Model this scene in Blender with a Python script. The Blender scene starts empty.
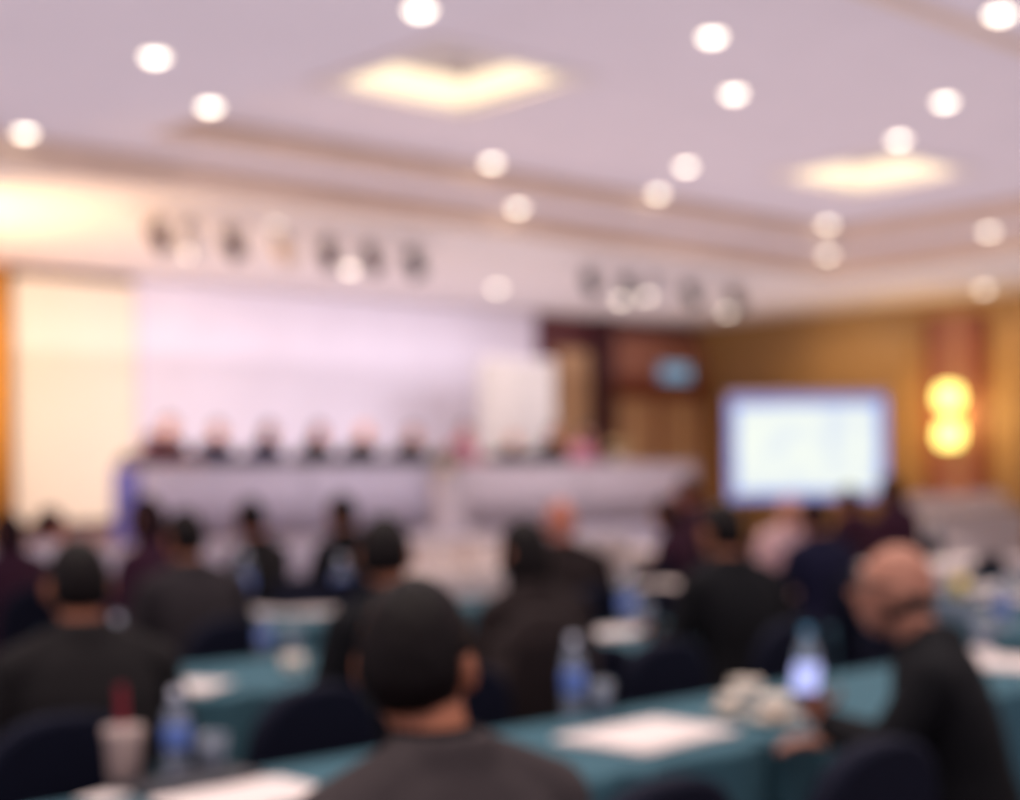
import bpy, bmesh, math, random
from mathutils import Vector, Matrix, noise
random.seed(7)
S = bpy.context.scene
col = S.collection
PI = math.pi
def R(a): return math.radians(a)

# ------------------------------------------------------------------ camera
A = R(42.4); F = 1500.0; CH = 1.45; ROLL = R(0.7); HY = 475.0
VIEW = Vector((math.sin(A), math.cos(A), 0)); RT = Vector((math.cos(A), -math.sin(A), 0)); UP = Vector((0, 0, 1))
CR = RT*math.cos(ROLL) - UP*math.sin(ROLL); CU = UP*math.cos(ROLL) + RT*math.sin(ROLL)
CAM = Vector((0, 0, CH))
def ray(px, py): return VIEW + CR*((px-510)/F) + CU*((HY-py)/F)
def PZ(px, py, z):
    d = ray(px, py); return CAM + d*((z-CH)/d.z)
def PD(px, D, z):
    d = ray(px, HY - 0); p = CAM + d*D; return Vector((p.x, p.y, z))
def PY(px, py, Y):
    d = ray(px, py); return CAM + d*(Y/d.y)
def PX(px, py, X):
    d = ray(px, py); return CAM + d*(X/d.x)
cd = bpy.data.cameras.new('camera'); cam = bpy.data.objects.new('camera', cd); col.objects.link(cam)
cam.matrix_world = Matrix(((CR.x, CU.x, -VIEW.x, 0), (CR.y, CU.y, -VIEW.y, 0), (CR.z, CU.z, -VIEW.z, CH), (0, 0, 0, 1)))
cd.sensor_fit = 'HORIZONTAL'; cd.sensor_width = 36; cd.lens = F/1020*36; cd.shift_y = (HY-400)/1020
cd.clip_start = .05; cd.clip_end = 200
cd.dof.use_dof = True; cd.dof.focus_distance = .72; cd.dof.aperture_fstop = 3.55
S.camera = cam

# ------------------------------------------------------------------ materials
def mat(name, c, rough=.7, var=.06, scale=12, metal=0, spec=.4, trans=0, bump=0, emis=None, es=0, sheen=0, alpha=1, stretch=None):
    m = bpy.data.materials.new(name); m.use_nodes = True
    nt = m.node_tree; b = nt.nodes['Principled BSDF']
    b.inputs['Roughness'].default_value = rough; b.inputs['Metallic'].default_value = metal
    b.inputs['Specular IOR Level'].default_value = spec
    b.inputs['Transmission Weight'].default_value = trans
    if sheen: b.inputs['Sheen Weight'].default_value = sheen
    tc = nt.nodes.new('ShaderNodeTexCoord'); n = nt.nodes.new('ShaderNodeTexNoise'); n.inputs['Scale'].default_value = scale
    n.inputs['Detail'].default_value = 4
    if stretch:
        mp = nt.nodes.new('ShaderNodeMapping'); mp.inputs['Scale'].default_value = stretch
        nt.links.new(tc.outputs['Object'], mp.inputs['Vector']); nt.links.new(mp.outputs['Vector'], n.inputs['Vector'])
    else: nt.links.new(tc.outputs['Object'], n.inputs['Vector'])
    cr = nt.nodes.new('ShaderNodeValToRGB'); nt.links.new(n.outputs['Fac'], cr.inputs['Fac'])
    cr.color_ramp.elements[0].position = .3; cr.color_ramp.elements[1].position = .7
    cr.color_ramp.elements[0].color = tuple(max(0, x*(1-var)) for x in c)+(1,)
    cr.color_ramp.elements[1].color = tuple(min(1, x*(1+var)) for x in c)+(1,)
    nt.links.new(cr.outputs['Color'], b.inputs['Base Color'])
    if bump:
        bp = nt.nodes.new('ShaderNodeBump'); bp.inputs['Strength'].default_value = bump; bp.inputs['Distance'].default_value = .01
        nt.links.new(n.outputs['Fac'], bp.inputs['Height']); nt.links.new(bp.outputs['Normal'], b.inputs['Normal'])
    if emis:
        b.inputs['Emission Color'].default_value = tuple(emis)+(1,); b.inputs['Emission Strength'].default_value = es
    return m
def H(h, k=1):   # sRGB hex -> linear
    v = [int(h[i:i+2], 16)/255 for i in (0, 2, 4)]
    return tuple(((x/12.92) if x <= .04045 else ((x+.055)/1.055)**2.4)*k for x in v)
M = dict(
 ceiling=mat('ceiling paint', H('e0d4de'), .8, .02, 2),
 soffit=mat('soffit paint', H('e2d6d6'), .8, .02, 2),
 cornice=mat('beige cornice', H('d6bcaa'), .6, .06, 3),
 carpet=mat('dark patterned carpet', H('3a2a30'), .95, .35, 6, bump=.3),
 woodwall=mat('honey veneer wall', H('a47e50'), .45, .10, 3, stretch=(6, 6, .6)),
 brownwall=mat('dark brown wall', H('5e3138'), .5, .12, 3, stretch=(6, 6, .6)),
 darkwood=mat('dark wood frame', H('43202a'), .45, .12, 4, stretch=(6, 6, .6)),
 pilaster=mat('rosy timber pilaster', H('a06c5c'), .5, .08, 3, stretch=(6, 6, .6)),
 redwood=mat('reddish timber', H('7a3a2a'), .5, .1, 4, stretch=(6, 6, .6)),
 tanpanel=mat('tan leather panel', H('c09a78'), .6, .06, 3),
 backdrop=mat('lavender backdrop fabric', H('d9d2e2'), .8, .03, 1.5),
 cream=mat('cream screen fabric', H('e6dbcc'), .8, .02, 1.5),
 amber=mat('amber curtain', H('e0a040'), .8, .08, 5, stretch=(8, 8, .3)),
 stage=mat('stage skirting', H('beb6c4'), .85, .04, 4, stretch=(8, 8, .3)),
 deck=mat('stage carpet', H('6a5560'), .9, .1, 8),
 skirtL=mat('lavender grey table skirt', H('d6cfe0'), .85, .04, 5),
 skirtR=mat('white table skirt', H('ddd2da'), .85, .04, 5),
 blue=mat('blue panel', H('5a62c8'), .6, .05, 4),
 teal=mat('teal tablecloth', H('3d616e'), .85, .05, 30, spec=.2, bump=.05),
 whitecloth=mat('white tablecloth', H('e8dedc'), .85, .03, 20),
 navy=mat('navy chair cover', H('0f1224'), .85, .12, 30, spec=.2),
 black=mat('black metal', H('14131a'), .4, .1, 20, metal=.6),
 skin=mat('tan skin', H('a8694c'), .55, .06, 20), skin2=mat('rosy skin', H('c0755f'), .55, .06, 20), skin3=mat('pale skin', H('cc9078'), .5, .05, 20), skinb=mat('pinkish tan skin', H('b07862'), .5, .06, 20), bannerm=mat('banner fabric', H('b8b0ae'), .8, .03, 6),
 hair=mat('black hair', H('140e0e'), .5, .3, 40, spec=.13, bump=.3, stretch=(4, 4, 1)), hairb=mat('dark brown hair', H('241014'), .6, .3, 40, spec=.12, bump=.5),
 hairg=mat('grey hair', H('2c2523'), .6, .2, 40, bump=.4),
 suit=mat('charcoal suit', H('1e1b1c'), .9, .1, 60, spec=.2), suitb=mat('brown suit', H('241b1b'), .9, .1, 60, spec=.2),
 suitf=mat('grey brown wool', H('3f3839'), .9, .1, 60, spec=.2), suitk=mat('black suit', H('101014'), .9, .1, 60, spec=.2), suitg=mat('grey brown suit', H('2d282b'), .9, .1, 60, spec=.2),
 suitn=mat('navy suit', H('171730'), .9, .1, 60, spec=.2), suitm=mat('maroon dress cloth', H('35192a'), .9, .1, 60, spec=.2),
 wshirt=mat('white shirt', H('dcd4dc'), .8, .03, 40), pshirt=mat('pale pink shirt', H('dcb6b8'), .8, .03, 40), pink=mat('pink shirt', H('b87488'), .8, .05, 40),
 paper=mat('white paper', H('e9dcd8'), .7, .02, 30), ceramic=mat('cream china', H('e2d6c8'), .25, .03, 20, spec=.5),
 glass=mat('clear glass', (.95, .97, 1), .04, .01, 4, trans=1, spec=.5), water=mat('clear bottle plastic', H('cfdcf0'), .12, .02, 4, trans=.75, spec=.6),
 label=mat('blue bottle label', H('6482cc'), .4, .08, 20), tealcap=mat('teal cap', H('4c94b8'), .4, .05, 20), whitecap=mat('white cap', H('d8dcea'), .4, .05, 20),
 straw=mat('dark red straw', H('7a1626'), .5, .05, 20), tumbler=mat('pinkish beige tumbler', H('b9a39c'), .5, .05, 20),
 book=mat('dark notebook', H('34343a'), .5, .1, 20), juice=mat('yellow juice', H('f2d860'), .2, .03, 20, spec=.6),
 yellow=mat('pale yellow folder', H('d9cf94'), .6, .03, 20),
 leaf=mat('green leaves', H('5a6f4a'), .6, .3, 20), flower=mat('cream flower petals', H('f0d4a0'), .6, .15, 20), wflower=mat('white flower petals', H('e9e0dc'), .6, .1, 20),
 brass=mat('brass', H('b08a3c'), .3, .1, 20, metal=.9), trimw=mat('white trim', H('d8cfd0'), .5, .03, 20),
 bodyw=mat('white enamel', H('cfc6cc'), .4, .03, 20), dbrown=mat('dark brown enamel', H('3a1c20'), .5, .1, 20), bezel=mat('lavender frame', H('b9aecb'), .5, .05, 20),
 glasses=mat('black spectacle frame', H('16130f'), .3, .1, 20), shoe=mat('black leather', H('100e0e'), .3, .1, 20),
 eyew=mat('eye white', H('e8e2dc'), .2, .02, 20), iris=mat('dark iris', H('1a0f0a'), .2, .1, 20),
)
def emat(name, c, s):
    m = bpy.data.materials.new(name); m.use_nodes = True; nt = m.node_tree; nt.nodes.clear()
    o = nt.nodes.new('ShaderNodeOutputMaterial'); e = nt.nodes.new('ShaderNodeEmission'); n = nt.nodes.new('ShaderNodeTexNoise')
    n.inputs['Scale'].default_value = 3; cr = nt.nodes.new('ShaderNodeValToRGB'); tc = nt.nodes.new('ShaderNodeTexCoord')
    nt.links.new(tc.outputs['Object'], n.inputs['Vector']); nt.links.new(n.outputs['Fac'], cr.inputs['Fac'])
    cr.color_ramp.elements[0].color = tuple(x*.96 for x in c)+(1,); cr.color_ramp.elements[1].color = tuple(c)+(1,)
    nt.links.new(cr.outputs['Color'], e.inputs['Color']); e.inputs['Strength'].default_value = s
    nt.links.new(e.outputs[0], o.inputs[0]); return m
M['lamp'] = emat('downlight glow', (1, .87, .72), 6.5)
M['cove'] = emat('cove light', (1, .80, .55), 1.7)
M['sconce'] = emat('sconce glow', (1, .80, .20), 4.2)
M['sign'] = emat('sign glow', H('7fa2bc'), .95)
M['phone'] = emat('phone screen glow', H('bcc2ff'), 1.3)
M['slideblue'] = emat('slide border glow', H('94a8f0'), 1.0)
def slide_mat():
    m = bpy.data.materials.new('slide'); m.use_nodes = True; nt = m.node_tree; nt.nodes.clear()
    o = nt.nodes.new('ShaderNodeOutputMaterial'); e = nt.nodes.new('ShaderNodeEmission'); tc = nt.nodes.new('ShaderNodeTexCoord')
    n = nt.nodes.new('ShaderNodeTexNoise'); n.inputs['Scale'].default_value = 2.2; cr = nt.nodes.new('ShaderNodeValToRGB')
    nt.links.new(tc.outputs['Object'], n.inputs['Vector']); nt.links.new(n.outputs['Fac'], cr.inputs['Fac'])
    cr.color_ramp.elements[0].position = .35; cr.color_ramp.elements[0].color = H('dfe8f2')+(1,)
    cr.color_ramp.elements[1].position = .6; cr.color_ramp.elements[1].color = H('f4faf0')+(1,)
    nt.links.new(cr.outputs['Color'], e.inputs['Color']); e.inputs['Strength'].default_value = 1.05
    nt.links.new(e.outputs[0], o.inputs[0]); return m
M['slide'] = slide_mat()

# ------------------------------------------------------------------ helpers
def link(name, me, m, parent=None, loc=None, rz=0):
    o = bpy.data.objects.new(name, me); col.objects.link(o)
    if m is not None:
        mm = M[m] if isinstance(m, str) else m
        if len(me.materials) == 0: me.materials.append(mm)
    if parent: o.parent = parent
    if loc is not None: o.location = loc
    if rz: o.rotation_euler = (0, 0, rz)
    return o
def obj(name, bm, m, parent=None, loc=None, rz=0, smooth=False, bevel=0):
    if bevel: bmesh.ops.bevel(bm, geom=list(bm.edges), offset=bevel, segments=2, affect='EDGES', profile=.6)
    bmesh.ops.recalc_face_normals(bm, faces=bm.faces)
    me = bpy.data.meshes.new(name); bm.to_mesh(me); bm.free()
    if smooth:
        for p in me.polygons: p.use_smooth = True
    return link(name, me, m, parent, loc, rz)
def tag(o, label, cat, group=None, kind=None):
    if label: o['label'] = label
    if cat: o['category'] = cat
    if group: o['group'] = group
    if kind: o['kind'] = kind
    return o
def thing(name, label, cat, loc=(0, 0, 0), rz=0, group=None):
    o = bpy.data.objects.new(name, None); col.objects.link(o); o.location = loc; o.rotation_euler = (0, 0, rz)
    o.empty_display_size = .1
    return tag(o, label, cat, group)
def struct(name, bm, m, **k):
    o = obj(name, bm, m, **k); o['kind'] = 'structure'; return o
def box(bm, a, b, M4=None):
    a = Vector(a); b = Vector(b); c = (a+b)/2; s = b-a
    r = bmesh.ops.create_cube(bm, size=1, matrix=Matrix.Translation(c) @ Matrix.Diagonal((abs(s.x), abs(s.y), abs(s.z), 1)))
    if M4: bmesh.ops.transform(bm, matrix=M4, verts=r['verts'])
    return bm
def BM(): return bmesh.new()
def bx(a, b): return box(BM(), a, b)
def lathe(prof, seg=24, c=(0, 0, 0), bm=None):
    bm = bm or BM(); rings = []
    for r, z in prof:
        rings.append([bm.verts.new((c[0]+r*math.cos(2*PI*i/seg), c[1]+r*math.sin(2*PI*i/seg), c[2]+z)) for i in range(seg)])
    for a, b in zip(rings, rings[1:]):
        for i in range(seg): bm.faces.new((a[i], a[(i+1) % seg], b[(i+1) % seg], b[i]))
    if prof[0][0] > 1e-5: bm.faces.new(rings[0][::-1])
    if prof[-1][0] > 1e-5: bm.faces.new(rings[-1])
    return bm
def tube(bm, p, q, r1, r2=None, seg=10):
    r2 = r1 if r2 is None else r2; p = Vector(p); q = Vector(q); d = q-p
    bmesh.ops.create_cone(bm, cap_ends=True, segments=seg, radius1=r1, radius2=r2, depth=d.length,
        matrix=Matrix.Translation((p+q)/2) @ d.to_track_quat('Z', 'Y').to_matrix().to_4x4())
    return bm
def ell(bm, c, r, u=16, v=12, rot=None):
    m = Matrix.Translation(c) @ (rot.to_4x4() if rot else Matrix.Identity(4)) @ Matrix.Diagonal((r[0], r[1], r[2], 1))
    bmesh.ops.create_uvsphere(bm, u_segments=u, v_segments=v, radius=1, matrix=m); return bm
def cap(bm, p, q, r1, r2, seg=12):
    tube(bm, p, q, r1, r2, seg); ell(bm, p, (r1,)*3, seg, 8); ell(bm, q, (r2,)*3, seg, 8); return bm
def loft(bm, rings, seg=24):   # rings: (cx,cy,cz,rx,ry) stacked
    L = []
    for (x, y, z, rx, ry) in rings:
        L.append([bm.verts.new((x+rx*math.copysign(abs(math.cos(t))**.85, math.cos(t)), y+ry*math.copysign(abs(math.sin(t))**.85, math.sin(t)), z)) for t in [2*PI*i/seg for i in range(seg)]])
    for a, b in zip(L, L[1:]):
        for i in range(seg): bm.faces.new((a[i], a[(i+1) % seg], b[(i+1) % seg], b[i]))
    bm.faces.new(L[0][::-1]); bm.faces.new(L[-1]); return bm
def remesh(bm, voxel, smooth=3, name='m'):
    bmesh.ops.recalc_face_normals(bm, faces=bm.faces)
    me = bpy.data.meshes.new(name); bm.to_mesh(me); bm.free()
    o = bpy.data.objects.new(name, me); col.objects.link(o)
    md = o.modifiers.new('r', 'REMESH'); md.mode = 'VOXEL'; md.voxel_size = voxel; md.use_smooth_shade = True
    if smooth: ms = o.modifiers.new('s', 'SMOOTH'); ms.iterations = smooth; ms.factor = .5
    dg = bpy.context.evaluated_depsgraph_get()
    out = bpy.data.meshes.new_from_object(o.evaluated_get(dg)); out.name = name
    bpy.data.objects.remove(o); bpy.data.meshes.remove(me)
    for p in out.polygons: p.use_smooth = True
    out.materials.clear()
    return out
def clone(root, loc, rz, label, name=None, group=None):
    r = root.copy(); col.objects.link(r); r.location = loc; r.rotation_euler = (0, 0, rz); r['label'] = label
    if group: r['group'] = group
    def rec(src, dst):
        for ch in [c for c in col.objects if c.parent == src]:
            c = ch.copy(); col.objects.link(c); c.parent = dst; rec(ch, c)
    rec(root, r); return r
def setm(o, m):
    o.material_slots[0].link = 'OBJECT'; o.material_slots[0].material = M[m]
def kids(o, n): return [c for c in col.objects if c.parent == o and c.name.split('.')[0] == n]

# ------------------------------------------------------------------ room shell
WY, WX = 17.2, 20.3
ZS, ZM, ZT = 4.0, 4.22, 4.40     # soffit, main ceiling, tray
SY, SX = 11.6, 16.2              # where the lower soffit begins
TX0, TX1, TY0, TY1 = 6.02, 15.2, 5.0, 10.75   # the big tray
struct('floor', bx((-6, -6, -.1), (WX+.2, WY+.2, 0)), 'carpet')
# main ceiling = slabs around the tray, with the square light coffers left open in the tray
bm = BM()
X0, Y0 = -6, -6
box(bm, (X0, Y0, ZM), (SX, TY0-1.6, ZM+.1)); box(bm, (X0, TY0-1.6, ZM), (TX0, SY, ZM+.1)); box(bm, (TX1, TY0-1.6, ZM), (SX, SY, ZM+.1))
box(bm, (TX0, TY1, ZM), (TX1, SY, ZM+.1)); box(bm, (TX0, TY0-1.6, ZM), (TX1, TY0, ZM+.1))
struct('ceiling', bm, 'ceiling')
cof = [(7.24, 8.5), (12.65, 8.5)]; hc = .62
bm = BM(); xs = [TX0, cof[0][0]-hc, cof[0][0]+hc, cof[1][0]-hc, cof[1][0]+hc, TX1]
cy0, cy1 = 8.5-hc, 8.5+hc
box(bm, (TX0-.1, TY0-.1, ZT), (TX1+.1, cy0, ZT+.05)); box(bm, (TX0-.1, cy1, ZT), (TX1+.1, TY1+.1, ZT+.05))
for a, b in ((0, 1), (2, 3), (4, 5)): box(bm, (xs[a], cy0, ZT), (xs[b], cy1, ZT+.05))
struct('ceiling_tray', bm, 'ceiling')
bm = BM()
box(bm, (TX0, TY1-.03, ZM-.03), (TX1-.03, TY1+.05, ZT-.001)); box(bm, (TX1-.03, TY0, ZM-.03), (TX1+.05, TY1+.05, ZT-.001))
box(bm, (TX0-.05, TY0, ZM+.005), (TX0+.004, TY1+.05, ZT-.001)); box(bm, (TX0, TY0-.1, ZM-.03), (TX1, TY0+.004, ZT-.001))
struct('trim_1', bm, 'cornice')
# soffit along stage wall and right wall
bm = BM(); box(bm, (X0, SY, ZS), (WX+.2, WY+.2, ZS+.1)); box(bm, (SX, Y0, ZS), (WX+.2, SY, ZS+.1)); struct('ceiling_soffit', bm, 'soffit')
bm = BM(); box(bm, (X0, SY-.06, ZS-.04), (SX, SY, ZM+.02)); box(bm, (SX-.06, Y0, ZS-.04), (SX, SY, ZM+.02)); struct('trim_2', bm, 'cornice')
struct('wall_back', bx((X0, WY, 0), (WX+.2, WY+.2, ZS)), 'brownwall')
bm = bx((WX, Y0, 0), (WX+.2, WY, ZS)); struct('wall_right', bm, 'woodwall')
struct('trim_3', bx((WX-.05, Y0, 0), (WX, WY, .25)), 'darkwood'); 
struct('trim_4', bx((WX-.12, Y0, ZS-.22), (WX, WY, ZS)), 'woodwall')
# raised wall panels on the right wall, pilasters
def wallpanel(y0, y1, m='woodwall', d=.04, z0=.9, z1=3.6): return bx((WX-d, y0, z0), (WX, y1, z1))
for k, (y0, y1) in enumerate(((12.95, 16.9), (7.4, 11.5))): struct('trim_%d' % (5+k), wallpanel(y0, y1), 'woodwall')
ps = PX(958, 420, WX)
struct('trim_7', bx((WX-.1, ps.y-.30, 0), (WX, ps.y+.30, ZS)), 'pilaster')
struct('trim_8', bx((WX-.06, ps.y+.30, 0), (WX, ps.y+.52, ZS)), 'redwood'); struct('trim_9', bx((WX-.06, ps.y-.52, 0), (WX, ps.y-.30, ZS)), 'redwood')
# tan wall panel, dark pillar, doors on stage wall
xa, xb = PY(556, 400, WY).x, PY(588, 400, WY).x
struct('trim_10', bx((xa, WY-.05, .6), (xb, WY, 3.45)), 'tanpanel')
struct('trim_11', bx((xb+.05, WY-.25, 0), (xb+.42, WY, ZS)), 'darkwood')
d0, d1 = PY(608, 430, WY).x, PY(699, 430, WY).x; dm = (d0+d1)/2; ZD = 2.72
bm = BM(); box(bm, (d0-.1, WY-.12, 0), (d0, WY, ZD+.12)); box(bm, (d1, WY-.12, 0), (d1+.1, WY, ZD+.12)); box(bm, (d0-.1, WY-.12, ZD), (d1+.1, WY, ZD+.35))
struct('trim_12', bm, 'redwood')
struct('trim_13', bx((d0-.1, WY-.06, ZD+.35), (d1+.1, WY, 3.75)), 'pilaster')
for k, (a, b) in enumerate(((d0, dm-.06), (dm+.06, d1))):
    dr = struct('door_%d' % (k+1), bx((a, WY-.07, 0), (b, WY-.02, ZD)), 'tanpanel')
    bm = BM(); box(bm, (a+.12, WY-.085, 1.3), (b-.12, WY-.07, ZD-.15)); box(bm, (a+.12, WY-.085, .2), (b-.12, WY-.07, 1.15)); obj('door_panel', bm, 'tanpanel', dr)
    hx = b-.1 if k == 0 else a+.1
    bm = BM(); tube(bm, (hx, WY-.13, .95), (hx, WY-.13, 1.3), .015); tube(bm, (hx, WY-.13, 1.0), (hx, WY-.07, 1.0), .01); tube(bm, (hx, WY-.13, 1.25), (hx, WY-.07, 1.25), .01)
    obj('door_handle', bm, 'brass', dr)
struct('trim_14', bx((dm-.06, WY-.09, 0), (dm+.06, WY-.02, ZD)), 'redwood')
# cove light coffers
def coffer(cx, cy, k):
    t = thing('ceiling_coffer_light', ['square recessed ceiling coffer glowing warm, the larger looking, near the top of the picture',
        'square recessed ceiling coffer glowing warm, the smaller one above the presentation screen'][k], 'ceiling light', (cx, cy, ZT), 0, 'square cove lit ceiling coffers')
    h = hc; hh = .30
    bm = BM()
    for sx, sy in ((1, 0), (-1, 0), (0, 1), (0, -1)):
        if sx: box(bm, (sx*h, -h, 0), (sx*(h+.04), h, hh))
        else: box(bm, (-h, sy*h, 0), (h, sy*(h+.04), hh))
    rw = obj('recess_wall', bm, 'trimw', t)
    obj('recess_top', bx((-h, -h, hh), (h, h, hh+.03)), 'soffit', t)
    bm = BM()
    for sx, sy in ((1, 0), (-1, 0), (0, 1), (0, -1)):
        if sx: box(bm, (sx*(h-.012), -h+.02, .02), (sx*(h-.002), h-.02, .22))
        else: box(bm, (-h+.02, sy*(h-.012), .02), (h-.02, sy*(h-.002), .22))
    obj('cove_lamp', bm, 'cove', rw)
    bm = BM(); g = h-.28
    for sx, sy in ((1, 0), (-1, 0), (0, 1), (0, -1)):
        if sx: box(bm, (sx*g, -g, .2), (sx*(g+.03), g, hh))
        else: box(bm, (-g, sy*g, .2), (g, sy*(g+.03), hh))
    obj('inner_frame', bm, 'trimw', t)
    bm = BM()
    for sx, sy in ((1, 0), (-1, 0), (0, 1), (0, -1)):
        a, b = h+.02, h+.16
        if sx: box(bm, (min(sx*a, sx*b), -b, -.03), (max(sx*a, sx*b), b, 0))
        else: box(bm, (-a, min(sy*a, sy*b), -.03), (a, max(sy*a, sy*b), 0))
    obj('moulding', bm, 'soffit', t)
    l = bpy.data.lights.new('cove', 'AREA'); l.energy = 27; l.color = (1, .78, .5); l.size = 1.0
    o = bpy.data.objects.new('cove_area_light', l); col.objects.link(o); o.location = (cx, cy, ZT+.2)
for k, (x, y) in enumerate(cof): coffer(x, y, k)

# downlights: pixel, label
DL = [
 (420, 8, 'at the top edge of the picture, left of the larger coffer'),
 (155, 55, 'high in the upper left, nearest to the dark ceiling step corner'),
 (210, 105, 'just above the left end of the brown ceiling step'),
 (25, 131, 'on its own at the far left side of the ceiling'),
 (712, 35, 'at top centre right, first of the pair on the main ceiling'),
 (734, 92, 'just below its twin, right of the large glowing coffer'),
 (1000, 12, 'in the upper right corner of the ceiling'),
 (945, 100, 'above right of the smaller glowing coffer'),
 (899, 138, 'just above the smaller glowing coffer'),
 (492, 161, 'on the brown ceiling step line near the middle'),
 (510, 208, 'below the brown step line, in the middle of the ceiling'),
 (686, 165, 'between the two glowing coffers'),
 (658, 192, 'dim, below the one that sits between the coffers'),
 (828, 223, 'below the smaller glowing coffer, upper of two'),
 (810, 256, 'below the smaller glowing coffer, lower of two'),
 (989, 230, 'near the right edge, above the wall sconce side'),
 (984, 288, 'close above the top of the honey coloured wall'),
 (274, 224, 'shining among the dark stage spotlights on the left bar'),
 (191, 252, 'dim, under the left end of the stage spotlight bar'),
 (350, 268, 'above the bright backdrop, under the dark spotlights'),
 (497, 287, 'above the white banner at the end of the backdrop'),
 (621, 299, 'left of the close pair above the doors'),
 (647, 295, 'right of the close pair above the doors'),
 (727, 311, 'above the presentation screen by the room corner'),
]
dlp = None
def zfor(px, py):
    p = PZ(px, py, ZS)
    if p.y > SY or p.x > SX: return ZS
    p = PZ(px, py, ZT)
    if TX0 < p.x < TX1 and TY0 < p.y < TY1: return ZT
    p = PZ(px, py, ZM)
    if TX0 < p.x < TX1 and TY0 < p.y < TY1: return ZT
    return ZM
for px, py, lb in DL:
    z = zfor(px, py); p = PZ(px, py, z)
    if z == ZT and p.x < TX0+.35: z = ZM; p = PZ(px, py, z); p.x = min(p.x, TX0-.14)
    if z == ZM and TX1-.3 < p.x < TX1+.35: p.x = TX1+.35
    if z == ZM and p.y > SY-.25: p.y = SY-.25
    lab = 'round warm recessed downlight '+lb
    if dlp is None:
        dlp = thing('ceiling_light', lab, 'ceiling light', (p.x, p.y, z), 0, 'round recessed downlights in the ceiling')
        obj('trim_ring', lathe([(.075, -.001), (.095, -.001), (.098, -.012), (.088, -.018), (.075, -.014), (.075, -.001)], 28), 'trimw', dlp, smooth=True)
        obj('lamp_lens', lathe([(0, -.045), (.035, -.040), (.06, -.025), (.075, -.008), (.075, -.001), (0, -.001)], 28), 'lamp', dlp, smooth=True)
    else: clone(dlp, (p.x, p.y, z), 0, lab)
    l = bpy.data.lights.new('down', 'SPOT'); l.energy = 90; l.color = (1, .84, .70); l.spot_size = R(110); l.spot_blend = 1; l.shadow_soft_size = .08
    if min(abs(p.y-SY), abs(p.x-SX), abs(p.y-TY1), abs(p.x-TX1), abs(p.x-TX0)) < .7: l.energy = 6
    if z == ZS and p.y < 13.8: l.energy = 12
    o = bpy.data.objects.new('down_spot', l); col.objects.link(o); o.location = (p.x, p.y, z-.05)

# stage spotlights hung from a bar
def spot_proto(loc, lab):
    t = thing('stage_spotlight', lab, 'spotlight', loc, 0, 'stage spotlights hanging under the ceiling')
    rot = Matrix.Rotation(R(-50), 4, 'X')
    bm = lathe([(.03, -.17), (.06, -.16), (.085, -.10), (.095, 0), (.10, .12), (.115, .16), (.10, .17), (.095, .13), (.0, .12)], 20)
    bmesh.ops.transform(bm, matrix=Matrix.Translation((0, 0, -.17)) @ Matrix.Scale(.85, 4) @ Matrix.Rotation(R(140), 4, 'X'), verts=bm.verts); obj('housing', bm, 'dbrown', t, smooth=True)
    bm = BM(); box(bm, (-.115, -.015, -.18), (-.105, .015, -.03)); box(bm, (.105, -.015, -.18), (.115, .015, -.03)); box(bm, (-.115, -.015, -.04), (.115, .015, -.026)); tube(bm, (0, 0, -.03), (0, 0, .02), .018)
    obj('yoke', bm, 'black', t)
    return t
SP = [(158, 200, 'dbrown', .5), (190, 204, 'bodyw', .4), (232, 212, 'dbrown', .1), (283, 214, 'cornice', .2), (328, 220, 'dbrown', -.2), (370, 226, 'dbrown', .3), (413, 226, 'black', 0),
      (590, 250, 'black', .1), (627, 257, 'black', -.1), (655, 262, 'bodyw', .2), (690, 268, 'black', .1), (735, 277, 'dbrown', 0)]
words = ['at the far left end of the left bar', 'pale one beside the leftmost', 'dark one left of the glowing downlight', 'tan one beside the glowing downlight', 'first of the two dark ones right of the glowing downlight', 'largest looking dark one of the left bar', 'small black one ending the left bar',
         'first of the group above the doors', 'second black one above the doors', 'pale one among the group above the doors', 'black one above the left edge of the presentation screen', 'last of the right group, nearest the room corner']
sp0 = None; YB = 12.6
bars = []
for i, (px, py, m, yaw) in enumerate(SP):
    p = PY(px, py, YB); lab = 'stage spotlight, '+words[i]
    loc = (p.x, YB, ZS-.10)
    if sp0 is None: o = sp0 = spot_proto(loc, lab); o.rotation_euler.z = yaw
    else: o = clone(sp0, loc, yaw, lab)
    for h in kids(o, 'housing'): setm(h, m)
    bars.append(p.x)
for lab, a, b in (('thin ceiling bar carrying the left stage spotlights', bars[0]-.3, bars[6]+.3), ('thin ceiling bar carrying the right stage spotlights above the doors', bars[7]-.3, bars[11]+.3)):
    t = thing('lighting_bar', lab, 'lighting bar', (a, YB, ZS-.055), 0)
    obj('pipe', tube(BM(), (0, 0, 0), (b-a, 0, 0), .022), 'bodyw', t, smooth=True)
    n = 4
    for k in range(n):
        x = (b-a)*(k+.5)/n; bm = BM(); tube(bm, (x, 0, 0), (x, 0, .053), .012); tube(bm, (x, 0, .045), (x, 0, .054), .05); obj('hanger', bm, 'bodyw', t)

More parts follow.
